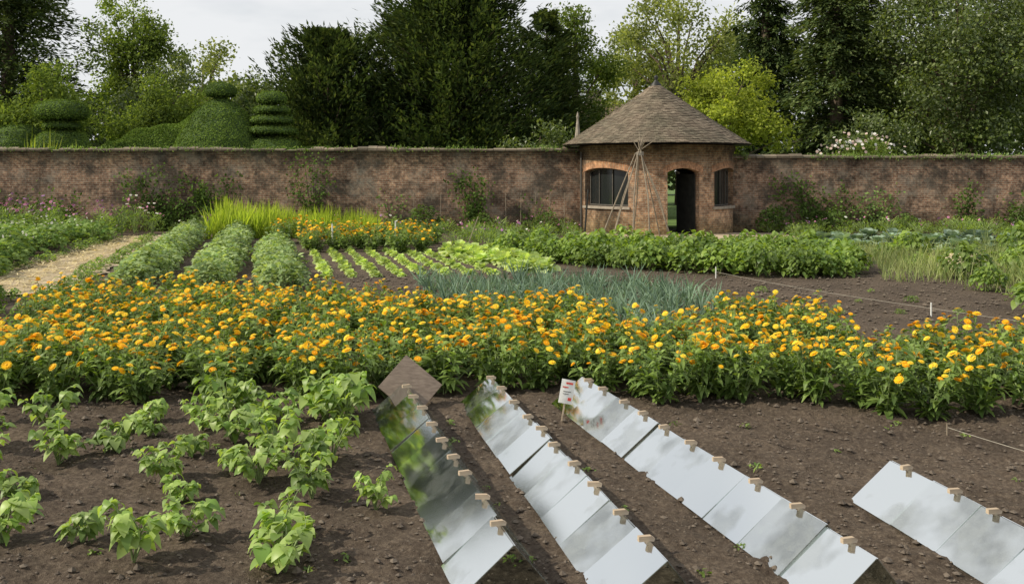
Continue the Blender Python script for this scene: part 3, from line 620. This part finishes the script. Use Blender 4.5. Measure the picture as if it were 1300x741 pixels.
for ph in range(-180,180,3):
    p1=ph+3;u0,u1=math.radians(ph)*R,math.radians(p1)*R
    for (r,z0,z1) in((R+.035,2.72,2.79),(R+.07,2.79,2.96)):
        b.add([cyl(r,ph,z0),cyl(r,p1,z0),cyl(r,p1,z1),cyl(r,ph,z1)],[[0,1,2,3]],0,[(u0,z0),(u1,z0),(u1,z1),(u0,z1)])
        b.add([cyl(R-.02,ph,z0),cyl(R-.02,p1,z0),cyl(r,p1,z0),cyl(r,ph,z0)],[[0,1,2,3]],0,[(u0,0),(u1,0),(u1,.1),(u0,.1)])
obj('cornice',b.mesh('cornice',[M_brick2]),parent=pav)
for k,o_ in enumerate(ops):
    b=B();h=.235;rr=R+.014
    for i in range(24):
        p0=o_[0]-3+(o_[1]-o_[0]+6)*i/24;p1=o_[0]-3+(o_[1]-o_[0]+6)*(i+1)/24
        a0,a1=arch(p0,o_),arch(p1,o_)
        u=[i*.12,(i+1)*.12]
        b.add([cyl(rr,p0,a0+.003),cyl(rr,p1,a1+.003),cyl(rr,p1,a1+h),cyl(rr,p0,a0+h)],[[0,1,2,3]],0,[(0,u[0]),(0,u[1]),(.28,u[1]),(.28,u[0])])
        b.add([cyl(R-.01,p0,a0+.003),cyl(R-.01,p1,a1+.003),cyl(rr,p1,a1+.003),cyl(rr,p0,a0+.003)],[[0,1,2,3]],0,[(0,0)]*4)
        b.add([cyl(R-.01,p0,a0+h),cyl(R-.01,p1,a1+h),cyl(rr,p1,a1+h),cyl(rr,p0,a0+h)],[[3,2,1,0]],0,[(0,0)]*4)
    obj('brick_arch',b.mesh('brick_arch',[M_vous]),parent=pav)
    if o_[2]>0:
        win=bpy.data.objects.new('window',None);COL.objects.link(win);win.parent=pav
        b=B();n=16;ph=np.linspace(o_[0]-1.5,o_[1]+1.5,n)
        V=[];
        for p in ph: V+=[cyl(R+.07,p,.84),cyl(R-.1,p,.84),cyl(R-.1,p,.925),cyl(R+.07,p,.915)]
        F=[[i*4+j,i*4+(j+1)%4,(i+1)*4+(j+1)%4,(i+1)*4+j] for i in range(n-1) for j in range(4)]+[[0,1,2,3],[4*n-1,4*n-2,4*n-3,4*n-4]]
        b.add(V,F);obj('sill',b.mesh('sill',[M_stone]),parent=win)
        b=B();n=20;ph=np.linspace(o_[0],o_[1],n)
        for i in range(n-1):
            b.add([cyl(R-.22,ph[i],.92),cyl(R-.22,ph[i+1],.92),cyl(R-.22,ph[i+1],arch(ph[i+1],o_)),cyl(R-.22,ph[i],arch(ph[i],o_))],[[0,1,2,3]])
        obj('pane',b.mesh('window_pane',[M_wglass]),parent=win)
        b=B();r=R-.19
        for t in(0.03,.34,.66,.97):
            p=o_[0]+(o_[1]-o_[0])*t;tube(b,[cyl(r,p,.93),cyl(r,p,arch(p,o_))],.02,4)
        tube(b,[cyl(r,p,.95) for p in ph],.03,4)
        tube(b,[cyl(r,p,arch(p,o_)-.02) for p in ph],.03,4)
        obj('frame',b.mesh('window_frame',[M_frame]),parent=win)
b=B();p0=np.array(cyl(R-.2,31,0));dv=np.array(cyl(1.35,27,0))-p0;dv[2]=0;dv/=np.linalg.norm(dv);nv=np.array([-dv[1],dv[0],0])*.025
V=[];
for q in(p0,p0+dv*.95):
    for s in(-1,1):
        for z in(.05,2.0): V.append(q+nv*s+[0,0,z])
b.add(V,[[0,1,3,2],[4,6,7,5],[0,4,5,1],[2,3,7,6],[1,5,7,3],[0,2,6,4]])
door=obj('door',b.mesh('door',[M_dkwood]),parent=pav)
b=B();hp=p0+dv*.85+[0,0,1.0]-nv*1.2
tube(b,[hp,hp-nv*1.6],.02,6);obj('handle',b.mesh('door_handle',[M_frame]),parent=door)
roof=bpy.data.objects.new('roof',None);COL.objects.link(roof);roof.parent=pav
b=B();RB=3.26;ZB=2.98;ZT=5.18;n=36
for i in range(n):
    t0=i/n;t1=(i+1)/n;r0=RB*(1-t0)+.0;r1=max(RB*(1-t1),.02);sag=lambda t:-.05*math.sin(pi*t)
    z0=ZB+(ZT-ZB)*t0+sag(t0)+.05;z1=ZB+(ZT-ZB)*t1+sag(t1)+.03
    nt_=max(10,int(2*pi*r0/.15));off=(i%2)*.5+random.uniform(-.1,.1)
    for j in range(nt_):
        a0=2*pi*(j+off)/nt_;a1=2*pi*(j+off+.96)/nt_;dz=random.uniform(-.006,.008)
        c0,s0,c1,s1=math.cos(a0),math.sin(a0),math.cos(a1),math.sin(a1);rr=r0+random.uniform(0,.015)
        b.add([(rr*c0,rr*s0,z0+dz-.022),(rr*c1,rr*s1,z0+dz-.022),(rr*c1,rr*s1,z0+dz),(rr*c0,rr*s0,z0+dz),(r1*c1,r1*s1,z1+dz),(r1*c0,r1*s0,z1+dz)],[[0,1,2,3],[3,2,4,5]])
obj('tiles',b.mesh('roof_tiles',[M_tile]),parent=roof)
b=B();N=64
V=[((RB-.1)*math.cos(a),(RB-.1)*math.sin(a),ZB) for a in np.linspace(0,2*pi,N,endpoint=False)]+[(RB*.5*math.cos(a),RB*.5*math.sin(a),ZB+(ZT-ZB)*.5-.12) for a in np.linspace(0,2*pi,N,endpoint=False)]+[(0,0,ZT-.1)]
b.add(V,[[i,(i+1)%N,N+(i+1)%N,N+i] for i in range(N)]);b.add(V,[[N+i,N+(i+1)%N,2*N] for i in range(N)])
V=[(r*math.cos(a),r*math.sin(a),z) for r,z in((RB-.01,ZB-.002),(2.3,ZB+.02)) for a in np.linspace(0,2*pi,N,endpoint=False)]
b.add(V,[[i,(i+1)%N,N+(i+1)%N,N+i] for i in range(N)])
obj('soffit',b.mesh('roof_boards',[M_dkwood]),parent=roof)
def lathe(b,prof,n=20,mat=0,off=(0,0,0),sq=1):
    V=[(r*math.cos(a)*sq+off[0],r*math.sin(a)+off[1],z+off[2]) for r,z in prof for a in np.linspace(0,2*pi,n,endpoint=False)]
    b.add(V,[[i*n+j,i*n+(j+1)%n,(i+1)*n+(j+1)%n,(i+1)*n+j] for i in range(len(prof)-1) for j in range(n)],mat)
b=B();lathe(b,[(.20,5.04),(.19,5.12),(.07,5.24),(.05,5.30),(.085,5.35),(.06,5.42),(.004,5.46)]);obj('finial',b.mesh('finial',[M_dkwood],True),parent=roof)
b=B();tube(b,[cyl(R+.06,-71,.0),cyl(R+.06,-71,2.75)],.04,8);obj('drainpipe',b.mesh('drainpipe',[M_frame]),parent=pav)
b=B();lathe(b,[(.16,0),(.16,2.9),(.21,2.95),(.21,3.05),(.14,3.1),(.11,3.4),(.04,4.1),(.06,4.2),(.04,4.28),(.005,4.4)],8)
o=obj('stone_pinnacle',b.mesh('stone_pinnacle',[M_stone]),(2.55,38.2,0));thing(o,"slender stone pinnacle rising behind the wall",'garden ornament')
hs=bpy.data.objects.new('brick_house',None);COL.objects.link(hs);hs.location=(5.6,60,0);thing(hs,"distant brick house with chimney among trees",'house')
b=B()
def wq(V,u): b.add(V,[[0,1,2,3]],0,u)
x0,x1,y0,y1,h=-1.8,2.4,-2,3,4.6
for a_,c_ in(((x0,y0),(x1,y0)),((x1,y0),(x1,y1)),((x1,y1),(x0,y1)),((x0,y1),(x0,y0))):
    l=math.hypot(c_[0]-a_[0],c_[1]-a_[1]);wq([(*a_,0),(*c_,0),(*c_,h),(*a_,h)],[(0,0),(l,0),(l,h),(0,h)])
obj('wall',b.mesh('house_wall',[M_brick]),parent=hs)
b=B();V=[(x0-.2,y0-.2,h),(x1+.2,y0-.2,h),(x1+.2,y1+.2,h),(x0-.2,y1+.2,h),(x0-.2,.5,h+1.6),(x1+.2,.5,h+1.6)]
b.add(V,[[0,1,5,4],[2,3,4,5]]);b.add(V,[[0,4,3],[1,2,5]]);rf=obj('roof',b.mesh('house_roof',[M_tile]),parent=hs)
b=B();box(b,(-.6,.5,h+1.5),(.9,.7,1.6));box(b,(-.6,.5,h+2.35),(1.0,.8,.14));obj('chimney',b.mesh('chimney',[M_stone]),parent=rf)
# ------------------------------------------------------------------ TREES
def mktree(name,x,y,bt,bc,mt,lab,cat='tree',group=None):
    e=bpy.data.objects.new(name,None);COL.objects.link(e);e.location=(x,y,0);thing(e,lab,cat,group)
    obj('trunk',bt.mesh('trunk',[M_bark],True),parent=e);obj('crown',bc.mesh('crown',mt),parent=e);return e
def decid(name,x,y,H,R,z0,nl,size,m,lab,nc=60,cr=.32,lobes=None,drop=.0):
    bt=B();tube(bt,[(0,0,-.1),(.1,0,H*.25),(-.1,.1,H*.55),(0,0,H*.85)],[.022*H,.016*H,.010*H,.004*H],8)
    cz=(H+z0)/2;rz=(H-z0)/2
    d=rdir(nc);q=rng.uniform(.35,1.,nc)**.6;Cc=d*np.array([R,R,rz])*q[:,None]*.86
    ang=np.arctan2(Cc[:,1],Cc[:,0]);Cc[:,:2]*=(1+.18*np.sin(3*ang+x)+rng.normal(0,.1,nc))[:,None];Cc[:,2]+=cz
    Cc[:,2]+=rng.normal(0,.06*rz,nc)
    cr_=min(R,rz)*cr*rng.uniform(.6,1.25,nc)
    for i in range(0,nc,3):
        c=Cc[i];tube(bt,[(0,0,max(z0*.6,c[2]*.5)),c*[.4,.4,1]-[0,0,(c[2]*.18)],c],[.008*H,.005*H,.002*H],5,0,False)
    per=nl//nc;bc=B();k=np.repeat(np.arange(nc),per);n=len(k)
    d2=rdir(n);rad=rng.random(n)**.45;P=Cc[k]+d2*(cr_[k]*rad)[:,None]*np.array([1,1,.7])+rng.normal(0,size*.8,(n,3))
    N=nrm(d2*.6+rdir(n)*.7+[0,0,.5]);D=nrm(rdir(n)+d2*.3+[0,0,-drop])
    sz=size*rng.uniform(.6,1.3,n);cards(bc,P,D,N,sz,sz*.62)
    return mktree(name,x,y,bt,bc,[m],lab)
def conifer(name,x,y,H,R,nb,per,m,lab,prof=lambda t:(1-t)**.8,z0=.6,sweep=.1,L=.34,W=.13,sp=.22,multi=1):
    bt=B();bc=B();tube(bt,[(0,0,-.1),(0,0,H*.5),(0,0,H*.97)],[.03*H,.018*H,.003*H],8)
    t=rng.random(nb)**1.1;t[0]=1;zb=z0+(H-z0)*t*.97;a=rng.random(nb)*6.28
    l=R*np.array([prof(q) for q in t])*rng.uniform(.5,1.22,nb)+.15
    for i in range(0,nb,3):
        tube(bt,[(0,0,zb[i]),(l[i]*.8*math.cos(a[i]),l[i]*.8*math.sin(a[i]),zb[i]+sweep*l[i]*.7)],[.03,.01],4,0,False)
    k=np.repeat(np.arange(nb),per);n=len(k);s=rng.random(n)**.6
    out=np.stack([np.cos(a[k]),np.sin(a[k]),np.zeros(n)],1);lat=np.stack([-np.sin(a[k]),np.cos(a[k]),np.zeros(n)],1)
    wd=l[k]*sp*(1.1-s)*.8+.05
    P=out*(l[k]*s)[:,None]+lat*(rng.normal(0,1,n)*wd)[:,None]
    P[:,2]+=zb[k]+sweep*l[k]*s**1.6+rng.normal(0,1,n)*(.07+.03*l[k])
    D=nrm(out*.8+lat*rng.normal(0,.6,n)[:,None]+np.array([0,0,1.])*(sweep*1.2+rng.normal(0,.35,n))[:,None])
    cards(bc,P,D,nrm(rdir(n)*.6+[0,0,1.]),L*rng.uniform(.5,1.3,n),W*rng.uniform(.6,1.3,n))
    return mktree(name,x,y,bt,bc,[m],lab)
dome=lambda t:(1-t**2.2)**.7
conifer('conifer_tree',-25.6,50,17,5.4,620,90,M_con,"tall dark conifer behind the garden wall",lambda t:(1-t)**.5,sweep=-.1)
decid('broadleaf_tree',-22.3,58,13.2,3.0,3,17000,.20,M_mid,"tall feathery green tree behind the hedge",60,.32)
decid('broadleaf_tree',-20.3,42.5,6.9,2.7,1,14000,.17,M_mid,"rounded green tree behind the wall",50)
decid('broadleaf_tree',-16.6,46,6.4,2.6,1,12000,.17,M_mid,"low rounded green tree behind topiary",45)
decid('broadleaf_tree',-19.5,55,9.0,3.0,1.5,11000,.2,M_dec,"dark spreading tree behind the hedge",45)
decid('broadleaf_tree',-24.5,78,12.6,3.6,3,6000,.3,M_airy,"pale distant airy tree against the sky",40,.3)
decid('broadleaf_tree',-15.3,62,8.8,3.4,1.5,10000,.22,M_dec,"soft green tree behind the topiary",45)
decid('broadleaf_tree',-12,70,9.6,3.6,1.5,8000,.26,M_airy,"pale green distant tree",40)
conifer('yew_tree',-8.6,46,8.6,3.6,440,95,M_yew,"dark yew with upswept shaggy branches",dome,sweep=.6,L=.30,W=.10)
conifer('yew_tree',-2.6,47,12.6,5.0,760,105,M_yew,"very large dark yew towering over the wall",dome,sweep=.45,L=.32,W=.11)
conifer('yew_tree',-5.4,50,10.2,3.4,340,75,M_con,"dark yew behind the larger yews",dome,sweep=.5,L=.32,W=.11)
conifer('yew_tree',1.8,51,10.5,3.0,340,75,M_con,"dark evergreen beside the large yew",dome,sweep=.3,L=.32,W=.11)
decid('broadleaf_tree',3.6,54,11.2,2.8,2,13000,.2,M_mid,"dense green tree behind the house",50)
decid('broadleaf_tree',10.2,60,14,5.0,3.5,13000,.24,M_airy,"tall airy tree with thin pale foliage",75,.22)
decid('broadleaf_tree',8.4,66,12.5,3.0,3,6000,.25,M_airy,"tall thin-leaved tree against the sky",45,.22)
decid('lime_tree',9.0,41.5,6.9,2.5,1,15000,.16,M_lime,"bright yellow-green tree beside the pavilion",52,.28)
conifer('conifer_tree',12.9,50,15.5,2.4,440,70,M_yew,"narrow dark conifer with hanging branches",lambda t:(1-t)**.5,sweep=-.35,L=.30,W=.11)
conifer('conifer_tree',15.5,47,14.5,3.1,480,75,M_con,"tall shaggy green conifer behind the wall",lambda t:(1-t)**.45,sweep=-.25,L=.30,W=.11)
conifer('conifer_tree',18.0,52,15,3.2,440,60,M_con,"dark conifer in shadow behind the wall",lambda t:(1-t)**.5,sweep=-.2)
decid('broadleaf_tree',20.2,44.5,13,4.6,1,38000,.18,M_dec,"large broadleaf tree with glossy leaves over the wall",105,.28)
decid('broadleaf_tree',25.5,47,14,4.6,1,26000,.20,M_dec,"large dark broadleaf tree over the wall",80,.29)
decid('broadleaf_tree',22.5,54,13.5,4.2,1,14000,.24,M_dec,"dense dark tree standing behind the larger trees",55,.34)
decid('broadleaf_tree',14.8,41,4.8,2.3,.6,9000,.15,M_dec,"dark rounded tree just behind the wall",40)
decid('broadleaf_tree',5.2,43,4.8,2.2,.6,8000,.16,M_mid,"rounded tree seen beside the pavilion roof",40)
decid('broadleaf_tree',1.2,41.5,4.2,2.2,.5,8000,.15,M_dec,"dark rounded bush behind the wall",35)
e=decid('flowering_shrub',13.1,36.9,3.45,1.55,.5,5000,.12,M_mid,"shrub with pale pink and white flowers over the wall",30)
f=B();n=80;a=rng.random(n)*6.28;q=np.sqrt(rng.random(n))*1.7;P=np.stack([q*np.cos(a),q*np.sin(a),2.9+.6*(1-(q/1.7)**2)+rng.uniform(-.35,.15,n)],1)
for mi,m_ in((0,slice(0,30)),(1,slice(30,80))): stamp(f,PV1,PF1,P[m_],nrm(rng.normal(0,.5,(len(P[m_]),3))+[0,-.8,.6]),np.full(len(P[m_]),1.6),mi)
o=obj('blossoms',f.mesh('shrub_blossoms',[M_wh,flat('pale_pink_petal',(.62,.48,.42),.6,.3)]),parent=e);o["kind"]="stuff"
for x in(-18.1,-17.2,-16.2,-15.2): 
    o=obj('spire_plant',sword(70,3.3,M_lime,.08,.09),(x,37+random.uniform(-.5,.5),0),0,(1.6,1.6,random.uniform(.95,1.12)));thing(o,"tall yellow-green spire plant showing above the wall",'plant','spire plants behind the wall')
def topiary(x,y,profs,lab,n=11000,sz=.055,sq=1,rz=0,name='topiary_tree'):
    bt=B();tube(bt,[(0,0,0),(0,0,profs[-1][-1][1]-.1)],.09,8)
    bc=B()
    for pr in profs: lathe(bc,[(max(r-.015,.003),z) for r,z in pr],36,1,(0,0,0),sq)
    segs=[(pr[i],pr[i+1]) for pr in profs for i in range(len(pr)-1)]
    A=np.array([math.hypot(q[0]-p_[0],q[1]-p_[1])*(p_[0]+q[0]+.01) for p_,q in segs]);k=rng.choice(len(segs),n,p=A/A.sum())
    S=np.array(segs);t=rng.random(n)[:,None];rz_=S[k,0]*(1-t)+S[k,1]*t;dv=S[k,1]-S[k,0];nr=np.stack([dv[:,1],-dv[:,0]],1);nr=nrm(nr)
    a=rng.random(n)*6.28;ca,sa=np.cos(a),np.sin(a);rr=rz_[:,0]+rng.normal(0,.012,n)
    P=np.stack([rr*ca*sq,rr*sa,rz_[:,1]+rng.normal(0,.012,n)],1);N=np.stack([nr[:,0]*ca,nr[:,0]*sa,nr[:,1]],1)
    cards(bc,P,nrm(N*.25+rdir(n)*.8),nrm(N+rdir(n)*.3),sz*1.3,sz)
    return mktree(name,x,y,bt,bc,[M_top,M_core],lab,'topiary')
def pad(r,z0,z1):
    return [(.01,z0),(r*.8,z0+.03),(r*.97,z0+(z1-z0)*.2),(r,z0+(z1-z0)*.4),(r*.92,z0+(z1-z0)*.68),(r*.72,z0+(z1-z0)*.88),(r*.4,z1-.02),(.01,z1)]
topiary(-12.0,40.5,[[(1.9,1.2),(1.87,2.7),(1.68,3.4),(1.4,3.95),(1.05,4.45),(.62,4.85),(.28,5.05),(.22,5.15)],pad(.64,5.14,5.72)],"clipped cone topiary topped by a mushroom cap",24000)
topiary(-9.9,40.5,[pad(1.45,2.0,3.5),pad(1.05,3.58,3.95),pad(.9,4.03,4.37),pad(.75,4.45,4.77),pad(.6,4.87,5.35)],"tiered topiary with stacked clipped discs",20000)
topiary(-18.3,40,[pad(1.15,2.2,3.75),pad(.75,3.8,4.1),pad(1.05,4.18,4.95)],"square-topped tiered topiary behind the wall",16000)
topiary(-20.5,41,[pad(1.5,1.6,4.0)],"low rounded clipped yew",9000)
topiary(-8.0,40.5,[pad(1.2,.6,3.1)],"clipped rounded hedge mound behind the wall",9000)
# long clipped hedge sloping up towards the cone topiary
bt=B();bc=B();tube(bt,[(0,0,0),(0,0,2)],.08,6)
L0,L1,ns,nc_=-17.2,-12.6,40,14;V=[];NN=[]
for i in range(ns):
    t=i/(ns-1);x=L0+(L1-L0)*t;top=3.35+1.3*t+.10*math.sin(x*2.3)+.06*math.sin(x*5);wd=.9
    for j in range(nc_):
        a=pi*j/(nc_-1);V.append((x+14.9,-wd*math.cos(a),.3+(top-.3)*min(1,abs(math.sin(a))**.45)));NN.append((0,-math.cos(a),abs(math.sin(a))))
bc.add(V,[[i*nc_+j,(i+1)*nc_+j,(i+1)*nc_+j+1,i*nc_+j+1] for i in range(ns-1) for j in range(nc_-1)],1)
V=np.array(V);NN=np.array(NN);n=26000;i=rng.integers(0,ns-1,n);j=rng.integers(0,nc_-1,n);u=rng.random(n)[:,None];v=rng.random(n)[:,None]
g4=lambda A,i,j:A[i*nc_+j]
P=(g4(V,i,j)*(1-u)+g4(V,i+1,j)*u)*(1-v)+(g4(V,i,j+1)*(1-u)+g4(V,i+1,j+1)*u)*v+rng.normal(0,.015,(n,3));N=g4(NN,i,j)
cards(bc,P,nrm(N*.3+rdir(n)*.8),nrm(N+rdir(n)*.3),.085,.06)
e=bpy.data.objects.new('clipped_hedge',None);COL.objects.link(e);e.location=(-14.9,41.8,0);thing(e,"long clipped yew hedge rising towards the cone topiary",'hedge')
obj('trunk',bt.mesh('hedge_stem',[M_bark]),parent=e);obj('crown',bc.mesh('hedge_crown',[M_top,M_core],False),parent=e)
b=B();n=45000;x=rng.uniform(-75,75,n);top=8.2+3.2*vn(x*.16,x*0)+1.6*vn(x*.6,x*0+7)+np.clip((x-10)/8,0,1)*5
P=np.stack([x,84+rng.uniform(-2.5,2.5,n),top*rng.random(n)**.7+rng.normal(0,.3,n)],1)
cards(b,P,rdir(n),nrm(rdir(n)+[0,-.6,.4]),rng.uniform(.4,.9,n),rng.uniform(.3,.6,n))
o=obj('far_woodland',b.mesh('far_woodland',[M_far]));o["kind"]="stuff";thing(o,"distant band of mixed woodland beyond the garden",'woodland')
# ------------------------------------------------------------------ camera, light, sky
cam=bpy.data.cameras.new('camera');co=bpy.data.objects.new('camera',cam);COL.objects.link(co);scene.camera=co
co.location=(0,0,2.1);co.rotation_euler=(pi/2,0,0);cam.sensor_width=36;cam.lens=36*1249/1300;cam.shift_y=-153.5/1300;cam.clip_end=1500
az=math.radians(-100);el=math.radians(40)
d=Vector((math.sin(az)*math.cos(el),math.cos(az)*math.cos(el),math.sin(el)))
sl=bpy.data.lights.new('sun','SUN');sl.energy=5.0;sl.angle=math.radians(.8);sl.color=(1,.91,.74)
so=bpy.data.objects.new('sun',sl);COL.objects.link(so);so.rotation_euler=d.to_track_quat('Z','Y').to_euler();so.location=(0,0,60)
wd=bpy.data.worlds.new('World');scene.world=wd;wd.use_nodes=True;nt=wd.node_tree;bg=nt.nodes['Background']
sk=nt.nodes.new('ShaderNodeTexSky');sk.sky_type='NISHITA';sk.sun_disc=False;sk.sun_elevation=el;sk.sun_rotation=az;sk.dust_density=2
tc=nt.nodes.new('ShaderNodeTexCoord').outputs['Generated']
mp=nt.nodes.new('ShaderNodeMapping');mp.inputs['Scale'].default_value=(1,1,3.2);nt.links.new(tc,mp.inputs[0])
f=noise(nt,2.4,5,mp.outputs[0],.6);fc=ramp(nt,f,[(.32,(.62,.62,.62)),(.52,(.97,.97,.97))])
c=mixc(nt,sk.outputs[0],(9.1,9.25,9.4),fc);nt.links.new(c,bg.inputs[0]);bg.inputs[1].default_value=.095
vs=scene.view_settings;vs.view_transform='Standard';vs.look='None';vs.exposure=0;vs.gamma=1
